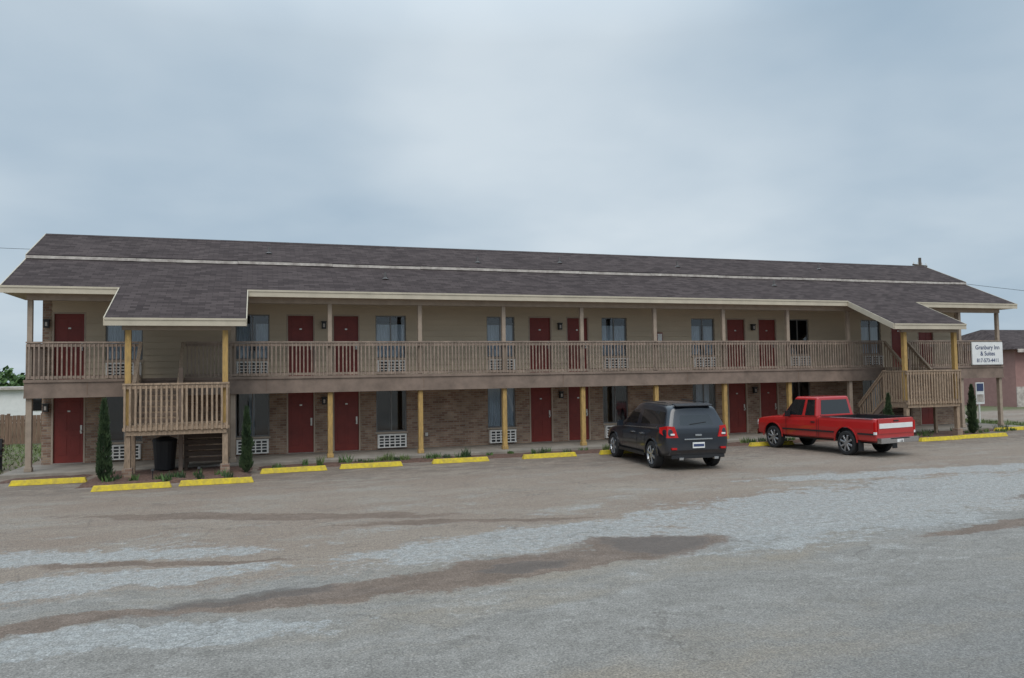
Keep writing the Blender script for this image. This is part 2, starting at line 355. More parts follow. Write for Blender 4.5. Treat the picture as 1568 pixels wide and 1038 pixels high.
def stair(cx,side):
    b=MB(); LZ=1.43; LY0,LY1=-2.45,-1.35
    kk='railw'
    nb=8
    for i in range(nb):
        y=LY0+(LY1-LY0)*i/nb; b.box(cx-HW,cx+HW,y+.004,y+(LY1-LY0)/nb-.004,LZ-.04,LZ,kk)
    b.box(cx-HW-.04,cx+HW+.04,LY0-.045,LY0-.002,LZ-.27,LZ-.0,kk); b.box(cx-HW-.02,cx+HW+.02,LY1+.002,LY1+.04,LZ-.27,LZ-.05,kk)
    b.box(cx-HW-.043,cx-HW-.003,LY0,LY1,LZ-.27,LZ,kk); b.box(cx+HW+.003,cx+HW+.043,LY0,LY1,LZ-.27,LZ,kk)
    for i in range(5): 
        x=cx-HW+.3+i*.45; b.box(x-.02,x+.02,LY0,LY1,LZ-.25,LZ-.042,'beam')
    tr=LZ+1.08
    railing(b,(cx-HW-.11,LY0-.06,0),(cx+HW+.11,LY0-.06,0),LZ-.18,tr,LZ-.18,tr,kk,.13,.05)
    railing(b,(cx-HW-.03,LY1,0),(cx-HW-.03,LY0,0),LZ-.1,tr,LZ-.1,tr,kk,.13,.05)
    railing(b,(cx+HW+.03,LY0,0),(cx+HW+.03,LY1,0),LZ-.1,tr,LZ-.1,tr,kk,.13,.05)
    pt_='ochre'
    for sx in (-1,1):
        x=cx+sx*(HW+.0); b.box(x-.07,x+.07,LY0+.0,LY0+.14,.1,LZ-.28,kk); b.box(x-.07,x+.07,LY0+.003,LY0+.143,LZ+.002,roofz(XY)-.30,pt_)
        b.box(x-.12,x+.12,LY0-.05,LY0+.19,.05,.32,'brick')
        b.box(x-.05,x+.05,LY1-.1,LY1,0.05,tr+.05,kk)
    b.box(cx-.05,cx+.05,LY1-.1,LY1,.05,tr+.45,'beam')
    b.box(cx-HW-.15,cx+HW+.15,LY0+.02,LY0+.12,roofz(XY)-.30,roofz(XY)-.12,'post')
    N_=7
    def flight(xa,xb,za,zb,ya,yb,riser):
        for i in range(N_):
            t=(i+1)/(N_+1) ; y=ya+(yb-ya)*t; z=za+(zb-za)*t; h=abs(zb-za)/(N_+1)
            b.box(xa+.05,xb-.05,y-.14,y+.12,z-.045,z,kk)
            if riser: b.box(xa+.05,xb-.05,y-.14,y-.12,z-h+.01,z-.046,'beam')
        for x in (xa+.02,xb-.02):
            b.hexa([(x-.02,ya,za-.3),(x+.02,ya,za-.3),(x+.02,yb,zb-.3),(x-.02,yb,zb-.3),(x-.02,ya,za+.02),(x+.02,ya,za+.02),(x+.02,yb,zb+.02),(x-.02,yb,zb+.02)],'beam')
    if side<0: up=(cx-HW,cx-.06); lo=(cx+.06,cx+HW)
    else: up=(cx+.06,cx+HW); lo=(cx-HW,cx-.06)
    flight(up[0],up[1],LZ,F2,LY1,-.14,True)
    flight(lo[0],lo[1],LZ,.38,LY1,-.02,False)
    # closing boards on the underside of the lower flight, seen from the lot
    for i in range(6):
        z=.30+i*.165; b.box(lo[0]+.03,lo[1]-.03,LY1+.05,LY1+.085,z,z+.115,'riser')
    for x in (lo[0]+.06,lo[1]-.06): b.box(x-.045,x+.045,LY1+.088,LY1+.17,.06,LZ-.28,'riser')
    for x in up: railing(b,(x,-.14,0),(x,LY1,0),F2-.05,RT,LZ-.05,tr,kk,.13,.045)
    for x in lo: railing(b,(x,LY1,0),(x,-.02,0),LZ-.05,tr,.2,1.2,kk,.13,.045)
    b.obj('staircase',motel)
stair(CL,-1); stair(CR,1)

# ---- site
sw=MB(); sw.box(X0-.45,X1+.5,-.55,W+.1,-.02,.1,'concrete'); o=sw.obj('sidewalk',bevel=.015)
def bed(x0,x1,y0,y1,h,name='mulch_bed'):
    b=MB(); nx=max(2,int((x1-x0)/.25)); ny=max(2,int((y1-y0)/.2))
    g={}
    for i in range(nx+1):
        for j in range(ny+1):
            e=min(i,nx-i,j,ny-j); 
            g[i,j]=(x0+(x1-x0)*i/nx+(random.uniform(-.06,.06)),y0+(y1-y0)*j/ny+random.uniform(-.04,.04)*(j!=ny),(-.01 if e==0 else h*random.uniform(.6,1)))
    for i in range(nx):
        for j in range(ny): b.face([g[i,j],g[i+1,j],g[i+1,j+1],g[i,j+1]],'mulch')
    return b.obj(name,smooth=True)
bed(-6.4,-2.3,-3.5,-.57,.1); bed(-2.2,19.4,-1.7,-.57,.05); bed(19.5,24.6,-2.9,-.57,.1); bed(-8.6,-6.5,-1.7,-.57,.05); bed(24.7,28.4,-.95,-.57,.05)

def tuft(b,c,r,h,n,k,ws=.02):
    for _ in range(n):
        a=random.uniform(0,6.28); rr=r*random.random()**.5; x=c[0]+rr*math.cos(a); y=c[1]+rr*math.sin(a)
        hh=h*random.uniform(.5,1.1); lx=random.uniform(-.5,.5)*hh; ly=random.uniform(-.5,.5)*hh; t=random.uniform(0,3.14); w=ws*random.uniform(.6,1.5)
        dx,dy=w*math.cos(t),w*math.sin(t)
        b.face([(x-dx,y-dy,c[2]),(x+dx,y+dy,c[2]),(x+lx,y+ly,c[2]+hh)],k)
b=MB(); x=-2.0
while x<27.5:
    x+=random.uniform(.2,1.0)
    tuft(b,(x,random.uniform(-1.5,-.75) if x<19.5 or x>24.6 else random.uniform(-2.6,-1),.02),random.uniform(.08,.24),random.uniform(.12,.32),int(random.uniform(30,70)),random.choice(['leaf','leaf','grass','conifer']),.018)
for _ in range(16): tuft(b,(random.uniform(-6.2,-2.5),random.uniform(-3.4,-2.7),.05),.12,.2,30,random.choice(['leaf','conifer']))
b.obj('bedding_plants')
b=MB()
for x in (-4.7,-3.6): b.cyl((x,-3.2,.15),(0,0,1),.012,.3,'black',6); b.cyl((x,-3.2,.33),(0,0,1),.05,.05,'lamp',8,.03)
b.obj('garden_lights')

def conifer(x,y,h,r):
    b=MB(); b.cyl((x,y,h*.4),(0,0,1),.035,h*.8,'pole',8,.012)
    n=int(2000*h)
    rs=random.Random(int(x*100))
    lob=[(rs.uniform(.05,.95),rs.uniform(0,6.28),rs.uniform(.2,.6)) for _ in range(26)]
    for _ in range(n):
        t=rs.random()**1.1; a=rs.uniform(0,6.28)
        prof=(min(1,t*9)**.6)*(1-t)**.62*1.05
        f=.85
        for lt,la,ls in lob:
            da=abs((a-la+math.pi)%(2*math.pi)-math.pi)
            f+=ls*math.exp(-((t-lt)/.045)**2-(da/.45)**2)
        rr=r*prof*f*rs.uniform(.4,1.08)
        c=Vector((x+rr*math.cos(a),y+rr*math.sin(a),.05+t*h))
        d=Vector((math.cos(a)*.5,math.sin(a)*.5,1+rs.uniform(-.4,.5))).normalized()*rs.uniform(.06,.13)
        s=Vector((rs.uniform(-1,1),rs.uniform(-1,1),rs.uniform(-.3,.3))).normalized()*rs.uniform(.012,.028)
        b.face([c-s,c+s,c+d],'conifer')
    b.obj('conifer_shrub')
conifer(-5.88,-2.85,2.05,.19); conifer(-2.45,-2.35,1.75,.16); conifer(19.75,-2.3,1.6,.17); conifer(24.1,-2.0,1.85,.18)

b=MB(); b.cyl((-4.65,-1.0,.5),(0,0,1),.26,.8,'black',18,.32); b.cyl((-4.65,-1.0,.93),(0,0,1),.34,.06,'black',18,.30); b.cyl((-4.65,-1.0,.99),(0,0,1),.29,.07,'black',18,.12)
b.box(-4.68,-4.62,-1.0,-.62,.84,.9,'black'); b.obj('trash_can')

def stop(x0,x1,y,rz=0):
    L=x1-x0; b=MB(); h=.13;w=.09
    b.hexa([(-L/2,-w,0),(L/2,-w,0),(L/2,w,0),(-L/2,w,0),(-L/2+.05,-w*.62,h),(L/2-.05,-w*.62,h),(L/2-.05,w*.62,h),(-L/2+.05,w*.62,h)],'yellow')
    for sx in (-.6,.6): b.cyl((sx*L/2,0,h+.003),(0,0,1),.02,.01,'metal',8)
    o=b.obj('parking_wheel_stop',bevel=.02); o.location=((x0+x1)/2,y,0.005); o.rotation_euler[2]=rz
for a,c,y in ((-8.1,-6.35,-2.3),(-5.9,-4.15,-4.25),(-4.0,-2.25,-4.15),(-2.1,-.3,-2.45),(.05,1.85,-2.35),(2.75,4.5,-2.25),(5.6,7.4,-2.2),(8.25,10,-2.1),(11.1,12.9,-2.1),(13.95,15.7,-2.05),(20.2,22.1,-3.2),(22.2,24.6,-3.0),(26.3,28.3,-1.1)):
    stop(a,c,y,random.uniform(-.03,.03))

sg=empty('motel_sign'); b=MB()
b.box(26.3,28.0,-.21,-.175,2.72,3.66,'white'); b.box(26.28,28.02,-.174,-.155,2.70,3.68,'metal'); b.obj('panel',sg)
def text(s,x,z,size,parent,y=-.214):
    cu=bpy.data.curves.new('lettering','FONT'); cu.body=s; cu.size=size; cu.align_x='CENTER'; cu.extrude=.001; cu.offset=.004
    o=bpy.data.objects.new('lettering',cu); C.objects.link(o); o.location=(x,y,z); o.rotation_euler=(math.pi/2,0,0); cu.materials.append(M['text']); o.parent=parent
text('Granbury Inn',27.15,3.36,.25,sg); text('& Suites',27.15,3.10,.25,sg); text('817-573-4411',27.15,2.82,.22,sg)

# ------------------------------------------------------------ vehicles
def wheel(par,x,y,r,w,name,spk=6,trim='rim'):
    b=MB(); s=1 if x>0 else -1
    n=28
    prof=[(-w/2,r*.72),(-w/2,r*.93),(-w/2+.03,r),(w/2-.03,r),(w/2,r*.93),(w/2,r*.70),(w/2-.04,r*.66)]
    base=len(b.v)
    for (px,pr) in prof:
        for i in range(n):
            a=2*math.pi*i/n; b.v.append((x+s*px,y+pr*math.cos(a),r+pr*math.sin(a)))
    for j in range(len(prof)-1):
        for i in range(n): b.f.append((base+j*n+i,base+j*n+(i+1)%n,base+(j+1)*n+(i+1)%n,base+(j+1)*n+i)); b.m.append(b.mi('rubber' if j<5 else trim))
    b.cyl((x,y,r),(1,0,0),r*.66,w*.4,'black',24)
    b.cyl((x+s*(w/2-.03),y,r),(1,0,0),r*.17,.05,trim,14)
    for q in range(spk):
        a=2*math.pi*q/spk+.3; 
        b.beam((x+s*(w/2-.035),y+r*.1*math.cos(a),r+r*.1*math.sin(a)),(x+s*(w/2-.03),y+r*.67*math.cos(a),r+r*.67*math.sin(a)),.06,.06,trim)
    return b.obj(name,par,smooth=False,bevel=.006,segs=1)
def apply_bool(o,specs):
    bpy.context.view_layer.update()
    for s in specs:
        b=MB()
        if s[0]=='c': b.cyl(s[1],(1,0,0),s[2],s[3],'black',32)
        else: b.box(*s[1],'black')
        c=b.obj('cut'); 
        bm=bmesh.new(); bm.from_mesh(c.data); bmesh.ops.recalc_face_normals(bm,faces=bm.faces); bm.to_mesh(c.data); bm.free()
        c.matrix_world=o.matrix_world.copy()
        m=o.modifiers.new('cut','BOOLEAN'); m.object=c; m.operation='DIFFERENCE'; m.solver='EXACT'
        bpy.context.view_layer.update()
        dg=bpy.context.evaluated_depsgraph_get(); me=bpy.data.meshes.new_from_object(o.evaluated_get(dg))
        o.modifiers.clear(); o.data=me
        bpy.data.objects.remove(c)
def loft(name,par,stations,matfn,sub=2):
    b=MB(); R=[]
    for st in stations:
        n=len(st); ring=[]
        for p in st: ring.append(len(b.v)); b.v.append(p)
        left=[]
        for i,p in enumerate(st):
            if abs(p[0])<1e-6: left.append(ring[i])
            else: left.append(len(b.v)); b.v.append((-p[0],p[1],p[2]))
        R.append((ring,left))
    n=len(stations[0])
    for s in range(len(stations)-1):
        for i in range(n-1):
            k=matfn(s,i)
            b.f.append((R[s][0][i],R[s+1][0][i],R[s+1][0][i+1],R[s][0][i+1])); b.m.append(b.mi(k))
            b.f.append((R[s][1][i],R[s][1][i+1],R[s+1][1][i+1],R[s+1][1][i])); b.m.append(b.mi(k))
    for e,s in ((0,0),(1,len(stations)-1)):
        for i in range(n-1):
            q=[R[s][0][i],R[s][0][i+1],R[s][1][i+1],R[s][1][i]]
            q=list(dict.fromkeys(q)); k=matfn(-1 if e==0 else 99,i)
            b.f.append(tuple(q if e==0 else q[::-1])); b.m.append(b.mi(k))
    o=b.obj(name,par,smooth=True)
    bm=bmesh.new(); bm.from_mesh(o.data); bmesh.ops.recalc_face_normals(bm,faces=bm.faces); bm.to_mesh(o.data); bm.free()
    if sub:
        m=o.modifiers.new('s','SUBSURF'); m.levels=sub; m.render_levels=sub
    return o

suv=empty('parked_suv',(9.02,-5.95,0),math.radians(-5.5))
def sst(yb,yt,w,wr,zb,belt,top):
    zt=top
    return [(0,yb,zb),(w*.86,yb,zb),(w*.96,yb,zb+.10),(w,yb,zb+.34),(w*.985,yb,belt-.12),(w*.95,yb+(yt-yb)*.04,belt),(w*.925,yb+(yt-yb)*.12,belt+.035),
            (wr+.03,yb+(yt-yb)*.86,zt-.14),(wr-.03,yt-(yt-yb)*.05,zt-.05),(wr-.16,yt,zt-.010),(0,yt,zt+.015)]
st=[sst(-.93,-.70,.78,.58,.44,1.10,1.64),
    sst(-.90,-.64,.89,.65,.37,1.12,1.70),
    sst(-.72,-.50,.935,.68,.33,1.12,1.735),
    sst(-.42,-.28,.945,.69,.31,1.11,1.755),
    sst(.30,.32,.95,.70,.30,1.07,1.775),
    sst(1.00,1.00,.95,.70,.30,1.045,1.785),
    sst(1.10,1.08,.95,.70,.30,1.04,1.785),
    sst(1.90,1.40,.95,.68,.30,1.01,1.765),
    sst(2.25,1.62,.95,.665,.30,1.00,1.71)]
def hood(y,w,wr,zb,belt,top):
    return [(0,y,zb),(w*.88,y,zb),(w*.97,y,zb+.1),(w,y,zb+.30),(w*.985,y,belt-.10),(w*.96,y,belt-.03),(w*.93,y,belt),(wr+.12,y,top-.04),(wr,y,top-.02),(wr-.2,y,top),(0,y,top+.02)]
st+=[hood(2.62,.95,.72,.30,1.0,1.06),hood(2.75,.95,.72,.30,.99,1.04),hood(3.3,.93,.70,.29,.93,.98),hood(3.68,.88,.64,.28,.84,.88),hood(3.86,.76,.5,.30,.70,.74),hood(3.92,.6,.4,.36,.62,.66)]
def sm(s,i):
    if i<=1: return 'black'
    if s==-1: return 'cglass' if i in(6,) else 'suv'
    if i==6 and s in(2,3,4,6,7): return 'cglass'
    if s==8 and i in(7,8,9): return 'cglass'
    return 'suv'
body=loft('body',suv,st,sm,2)
apply_bool(body,[('c',(0,0,.38),.43,3),('c',(0,2.95,.38),.43,3)])
b=MB(); b.box(-.74,.74,-.6,3.4,.36,.8,'black'); b.obj('underbody',suv)
for i,(x,y) in enumerate(((-.84,0),(.84,0),(-.84,2.95),(.84,2.95))): wheel(suv,x,y,.37,.24,'wheel_%d'%i,6)
b=MB()
for s in(-1,1):
    for yc in (0,2.95):
        for q in range(14):
            a0=math.pi*q/14; a1=math.pi*(q+1)/14
            b.beam((s*.945,yc+.44*math.cos(a0),.38+.44*math.sin(a0)),(s*.945,yc+.44*math.cos(a1),.38+.44*math.sin(a1)),.03,.03,'suv')
    b.box(s*.93-.025,s*.93+.025,.5,2.48,.30,.38,'black')
    b.hexa([(s*.57,-.955,.88),(s*.87,-.90,.88),(s*.95,-.58,1.00),(s*.57,-.80,.92),(s*.66,-.925,1.17),(s*.84,-.87,1.19),(s*.92,-.54,1.14),(s*.62,-.78,1.17)],'red_l')
    b.box(s*.73-.05,s*.73+.05,-.965,-.90,.95,.99,'white')
    b.hexa([(s*.95,2.05,1.04),(s*1.13,2.02,1.04),(s*1.13,2.14,1.04),(s*.95,2.2,1.04),(s*.95,2.05,1.2),(s*1.11,2.03,1.2),(s*1.11,2.13,1.2),(s*.95,2.17,1.18)],'suv')
    b.beam((s*.60,-.25,1.78),(s*.61,1.3,1.80),.035,.02,'black')
    for y in (.45,1.05,2.15): b.box(s*.9535-.002,s*.9535+.002,y-.005,y+.005,.42,1.0,'black')
    for y in (.6,1.25): b.box(s*.95-.02,s*.95+.02,y,y+.2,.90,.925,'chrome')
    b.beam((s*.905,-.3,1.115),(s*.905,2.1,1.035),.012,.02,'chrome')
    b.box(s*.5-.06,s*.5+.06,-.97,-.86,.30,.36,'chrome')
b.box(-.17,.17,-.975,-.945,.60,.75,'white'); b.box(-.15,.15,-.979,-.976,.64,.71,'text')
b.box(-.40,.40,-.962,-.92,.82,.85,'chrome')
b.box(-.09,.09,-.97,-.92,.92,.965,'chrome')
b.hexa([(-.80,-.90,.42),(.80,-.90,.42),(.84,-.80,.42),(-.84,-.80,.42),(-.78,-.98,.56),(.78,-.98,.56),(.86,-.80,.58),(-.86,-.80,.58)],'suv')
b.box(-.76,.76,-.92,-.8,.33,.42,'black')
b.hexa([(-.52,-.76,1.69),(.52,-.76,1.69),(.54,-.52,1.74),(-.54,-.52,1.74),(-.52,-.77,1.715),(.52,-.77,1.715),(.54,-.52,1.765),(-.54,-.52,1.765)],'suv')
b.beam((-.2,-.87,1.22),(.28,-.84,1.27),.012,.02,'black')
for s in (-1,1): b.box(s*.70-.07,s*.70+.07,-.99,-.92,.57,.62,'red_l')
b.box(-.5,.5,3.88,3.93,.5,.62,'black')
for s in(-1,1): b.box(s*.68-.1,s*.68+.1,3.66,3.83,.66,.78,'white')
b.obj('trim',suv,bevel=.008,segs=2)

trk=empty('parked_pickup_truck',(15.74,-5.45,0),math.radians(9)); trk.scale=(.93,.86,.97)
def tst(y,w,top,zb=.46,cr=.0):
    return [(0,y,zb),(w*.86,y,zb),(w*.96,y,zb+.05),(w*.99,y,.75),(w,y,.86),(w*.985,y,top-.12),(w*.96,y,top-.03),(w*.90,y,top),(w*.5,y,top+cr),(0,y,top+cr)]
ts=[tst(-1.22,.93,1.17),tst(-1.19,.945,1.18),tst(-1.1,.95,1.18),tst(1.14,.95,1.18),tst(1.2,.95,1.18),tst(1.22,.95,1.16),tst(2.8,.95,1.13),tst(2.95,.95,1.12,cr=.01),tst(3.6,.94,1.09,cr=.03),tst(4.1,.92,1.03,cr=.03),tst(4.2,.91,1.0,cr=.02),tst(4.24,.88,.96)]
tb_=loft('body',trk,ts,lambda s,i:'black' if i==0 else 'red',0)
m=tb_.modifiers.new('bv','BEVEL'); m.width=.02; m.segments=2; m.limit_method='ANGLE'; m.angle_limit=math.radians(40)
apply_bool(tb_,[('b',(-.84,.84,-1.14,1.08,.66,1.5)),('c',(0,0,.42),.47,3),('c',(0,3.4,.42),.47,3)])
for f in tb_.data.polygons: f.use_smooth=False
b=MB(); b.box(-.835,.835,-1.135,1.075,.60,.67,'black'); b.box(-.72,.72,-1.0,4.0,.40,.62,'black')
b.box(-.78,.78,-.4,.4,.45,.85,'black'); b.box(-.76,.76,3.0,3.8,.45,1.0,'black'); b.obj('bed_liner_and_frame',trk)
cab=MB()
B=[(-.93,1.24,1.12),(.93,1.24,1.12),(.93,2.98,1.11),(-.93,2.98,1.11)]; Tp=[(-.76,1.34,1.80),(.76,1.34,1.80),(.76,2.36,1.80),(-.76,2.36,1.80)]
cab.hexa(B+Tp,'red'); cab.obj('cab',trk,bevel=.07,segs=4)
cg=MB()
def pane(a,b_,c,d,u0,u1,v0,v1,off,k='cglass',u0t=None,u1t=None):
    a,b_,c,d=map(Vector,(a,b_,c,d)); n=(b_-a).cross(d-a).normalized()*off
    P=lambda u,v:(a*(1-u)+b_*u)*(1-v)+(d*(1-u)+c*u)*v+n
    u0t=u0 if u0t is None else u0t; u1t=u1 if u1t is None else u1t
    cg.face([P(u0,v0),P(u1,v0),P(u1t,v1),P(u0t,v1)],k)
pane(B[3],B[0],Tp[0],Tp[3],.06,.58,.10,.86,.006,u0t=.03,u1t=.50); pane(B[3],B[0],Tp[0],Tp[3],.66,.93,.10,.86,.006,u0t=.60,u1t=.90)
pane(B[1],B[2],Tp[2],Tp[1],.42,.94,.10,.86,.006,u0t=.50,u1t=.97); pane(B[1],B[2],Tp[2],Tp[1],.07,.34,.10,.86,.006,u0t=.10,u1t=.40)
pane(B[0],B[1],Tp[1],Tp[0],.10,.90,.15,.84,.006); pane(B[2],B[3],Tp[3],Tp[2],.05,.95,.08,.90,.006)
cg.obj('cab_glass',trk)
for i,(x,y) in enumerate(((-.82,0),(.82,0),(-.82,3.4),(.82,3.4))): wheel(trk,x,y,.38,.25,'wheel_%d'%i,8)
b=MB()
for s in (-1,1):
    for yc in (0,3.4):
        for q in range(14):
            a0=math.pi*q/14; a1=math.pi*(q+1)/14
            b.beam((s*.95,yc+.48*math.cos(a0),.42+.48*math.sin(a0)),(s*.95,yc+.48*math.cos(a1),.42+.48*math.sin(a1)),.03,.035,'red')
    b.box(s*.953-.008,s*.953+.008,.5,2.9,.68,.73,'black'); b.box(s*.953-.008,s*.953+.008,-1.15,-.5,.68,.73,'black')
    for y in (1.17,1.26,2.72): b.box(s*.951-.002,s*.951+.002,y-.006,y+.006,.5,1.1,'black')
    b.box(s*.945-.02,s*.945+.02,1.35,1.52,.96,1.0,'black')
    b.box(s*.93-.03,s*.93+.03,-1.235,-1.15,.78,1.08,'red_l')
    b.box(s*.93-.031,s*.93+.031,-1.237,-1.15,.70,.778,'white')
    b.hexa([(s*.93,2.5,1.13),(s*1.16,2.48,1.13),(s*1.16,2.56,1.13),(s*.93,2.62,1.13),(s*.95,2.5,1.32),(s*1.15,2.48,1.32),(s*1.15,2.55,1.32),(s*.95,2.58,1.32)],'black')
    b.box(s*.74-.14,s*.74+.14,4.22,4.26,.78,.94,'white')
    b.box(s*.91-.03,s*.91+.03,-1.1,1.1,1.181,1.20,'black')
    b.box(s*.82-.12,s*.82+.12,-.53,-.51,.16,.50,'black')
b.box(-.85,.85,-1.25,-1.225,.72,1.17,'red'); b.box(-.80,.80,-1.262,-1.251,.88,1.03,'white'); b.box(-.12,.12,-1.27,-1.251,1.08,1.12,'black')
b.box(-.90,.90,-1.40,-1.24,.44,.60,'chrome'); b.box(-.45,.45,-1.403,-1.40,.56,.597,'black'); b.box(-.15,.15,-1.41,-1.401,.46,.55,'white')
b.box(-.92,.92,4.25,4.38,.44,.62,'chrome'); b.box(-.6,.6,4.235,4.26,.68,.94,'black')
b.cyl((0,-1.46,.50),(0,0,1),.03,.07,'chrome',10)
b.obj('trim',trk,bevel=.008,segs=2)

# ------------------------------------------------------------ background things
b=MB(); x=-34
while x<-9.4:
    hh=1.25+random.uniform(-.04,.04); b.box(x,x+.135,12,12.02,.03,hh,'fence'); x+=.145
b.box(-34,-9.4,12.025,12.06,.3,.39,'fence'); b.box(-34,-9.4,12.025,12.06,.95,1.04,'fence')
x=-34
while x<-9: b.box(x,x+.1,12.061,12.16,0,1.3,'fence'); x+=2.44
b.obj('wooden_fence')
# garden bench at the left corner
b=MB()
for q in range(4): b.box(-10.6,-9.3,1.2+q*.11,1.29+q*.11,.43,.46,'riser')
for q in range(3): b.box(-10.6,-9.3,1.66,1.69,.56+q*.13,.66+q*.13,'riser')
for x in (-10.55,-9.4):
    b.box(x,x+.06,1.2,1.26,0,.62,'lamp'); b.box(x,x+.06,1.6,1.66,0,.95,'lamp'); b.box(x,x+.06,1.2,1.66,.60,.64,'lamp')
b.obj('garden_bench')
sh=empty('white_trailer_building'); b=MB()
b.box(-44,-13.5,27,33,.2,2.15,'white'); b.box(-44.3,-13.2,26.7,33.3,2.151,2.3,'flash'); 
for x in range(-42,-14,3): b.box(x,x+1.1,26.96,26.999,.9,1.7,'cglass')
b.box(-44,-13.5,27.05,32.9,0,.2,'black'); b.obj('walls',sh)
hs=empty('neighbour_house'); b=MB()
b.box(44,62,12,20,0,3.7,'pink'); b.hexa([(43.5,11.4,3.7),(62.5,11.4,3.7),(62.5,16,3.7),(43.5,16,3.7),(46,15.9,5.2),(60,15.9,5.2),(60,16,5.2),(46,16,5.2)],'roof')
b.hexa([(43.5,16.001,3.7),(62.5,16.001,3.7),(62.5,20.6,3.7),(43.5,20.6,3.7),(46,16.001,5.2),(60,16.001,5.2),(60,16.1,5.2),(46,16.1,5.2)],'roof')
b.box(43.5,62.5,11.36,11.398,3.5,3.72,'flash')
for x in (45.5,49,53): b.box(x,x+1.4,11.95,11.998,1.2,2.5,'cglass')
b.box(44,62,11.96,11.999,0,1.3,'flash')
b.obj('walls',hs)
b=MB(); b.cyl((47,22,5.6),(0,0,1),.16,11.2,'pole',12,.11); b.beam((46,21.7,10.6),(48,22.3,10.6),.1,.12,'pole'); b.beam((46.2,21.8,9.8),(47.8,22.2,9.8),.08,.1,'pole')
for q in (-.9,-.3,.3,.9): b.cyl((47+q,22+.3*q,10.75),(0,0,1),.04,.18,'white',6)
b.cyl((47.3,21.8,9.2),(0,0,1),.22,.8,'metal',12); b.obj('utility_pole')
def wires(name,a,c,sag,n=14):
    b=MB(); pr=None
    for i in range(n+1):
        t=i/n; q=Vector(a)*(1-t)+Vector(c)*t; q.z-=sag*4*t*(1-t)
        if pr is not None: b.beam(pr,q,.025,.025,'black')
        pr=q
    b.obj(name)
wires('power_line',(47,22,9.6),(110,5,5.5),1.2)
wires('power_line',(-90,36,14.2),(20,40,12.5),1.0); 
b=MB(); b.cyl((29.6,2.4,.9),(0,0,1),.04,1.8,'white',8); b.box(29.35,29.85,2.32,2.36,.9,1.9,'white'); b.box(29.4,29.8,2.31,2.319,1.5,1.85,'text'); b.box(29.4,29.8,2.31,2.319,1.0,1.35,'flash'); b.obj('yard_sign')

def treeline(name,x0,x1,y,h,step):
    b=MB(); x=x0
    rs=random.Random(int(x0)+int(y))
    while x<x1:
        r=rs.uniform(1.2,2.4); hh=h*rs.uniform(.75,1.1); yy=y+rs.uniform(-3,3)
        b.cyl((x,yy,hh*.3),(0,0,1),.12,hh*.6,'pole',6,.06)
        for _ in range(420):
            v=Vector((rs.gauss(0,1),rs.gauss(0,1),rs.gauss(0,1))).normalized(); s=rs.uniform(.55,1.08)+.14*math.sin(v.x*7+x)*math.cos(v.z*6)
            c=Vector((x+v.x*r*s,yy+v.y*r*s,max(.15,hh*.58+v.z*hh*.46*s)))
            u=Vector((rs.uniform(-1,1),rs.uniform(-1,1),rs.uniform(-1,1))).normalized()*.2; w=u.orthogonal().normalized()*.16
            b.face([c-u-w,c+u-w,c+u+w,c-u+w],'leaf')
        x+=rs.uniform(step*.6,step*1.3)
    b.obj(name)
treeline('tree_line',-75,-24,64,3.8,2.2); treeline('tree_line',62,110,60,4,3)
b=MB()
for _ in range(900):
    c=Vector((31.6+random.gauss(0,.5),-.2+random.gauss(0,.35),abs(random.gauss(0,.35))+.05)); u=Vector((random.uniform(-1,1),random.uniform(-1,1),random.uniform(-1,1))).normalized()*.05; w=u.orthogonal().normalized()*.035
    b.face([c-u-w,c+u-w,c+u+w,c-u+w],'leaf')
b.obj('weed_shrub')

b=MB()
for _ in range(6000):
    r=random.random()
    if r<.65: x=random.uniform(-16,-8.95); y=random.uniform(-.3,11.8)
    else: x=random.uniform(28.8,31.5); y=random.uniform(-1.0,8)
    h=random.uniform(.04,.13)*(1.6 if random.random()<.1 else 1); t=random.uniform(0,3.14); w=random.uniform(.012,.03)
    b.face([(x-w*math.cos(t),y-w*math.sin(t),0),(x+w*math.cos(t),y+w*math.sin(t),0),(x+random.uniform(-.1,.1),y+random.uniform(-.1,.1),h)],'grass')
b.obj('grass')

# ------------------------------------------------------------ ground
PH=math.radians(18.24); CX,CY,CZ=-2.12,-24.78,2.64
def lot(a,b): return (CX+b*math.sin(PH)+a*math.cos(PH), CY+b*math.cos(PH)-a*math.sin(PH))
m,N,L,bs=newmat('worn_asphalt'); bs.inputs['Roughness'].default_value=.9
g=N.new('ShaderNodeNewGeometry'); POS=g.outputs['Position']
def noise(sc,det=6,ro=.6,vec=None,dist=0):
    n=N.new('ShaderNodeTexNoise'); n.inputs['Scale'].default_value=sc; n.inputs['Detail'].default_value=det; n.inputs['Roughness'].default_value=ro; n.inputs['Distortion'].default_value=dist
    L.new(vec or POS,n.inputs['Vector']); return n
def mapr(x,a,b_,c=0,d=1,smooth=False):
    r=N.new('ShaderNodeMapRange'); r.inputs[1].default_value=a; r.inputs[2].default_value=b_; r.inputs[3].default_value=c; r.inputs[4].default_value=d
    if smooth: r.interpolation_type='SMOOTHSTEP'
    L.new(x,r.inputs[0]); return r.outputs[0]
def math_(op,a,b_=None):
    n=N.new('ShaderNodeMath'); n.operation=op
    for i,v in enumerate((a,b_)):
        if v is None: continue
        if isinstance(v,(int,float)): n.inputs[i].default_value=v
        else: L.new(v,n.inputs[i])
    return n.outputs[0]
def mix(f,a,b_,bt='MIX'):
    n=N.new('ShaderNodeMixRGB'); n.blend_type=bt
    for i,v in enumerate((f,a,b_)):
        if isinstance(v,(int,float)): n.inputs[i].default_value=v
        elif isinstance(v,tuple): n.inputs[i].default_value=(*v,1)
        else: L.new(v,n.inputs[i])
    return n.outputs[0]
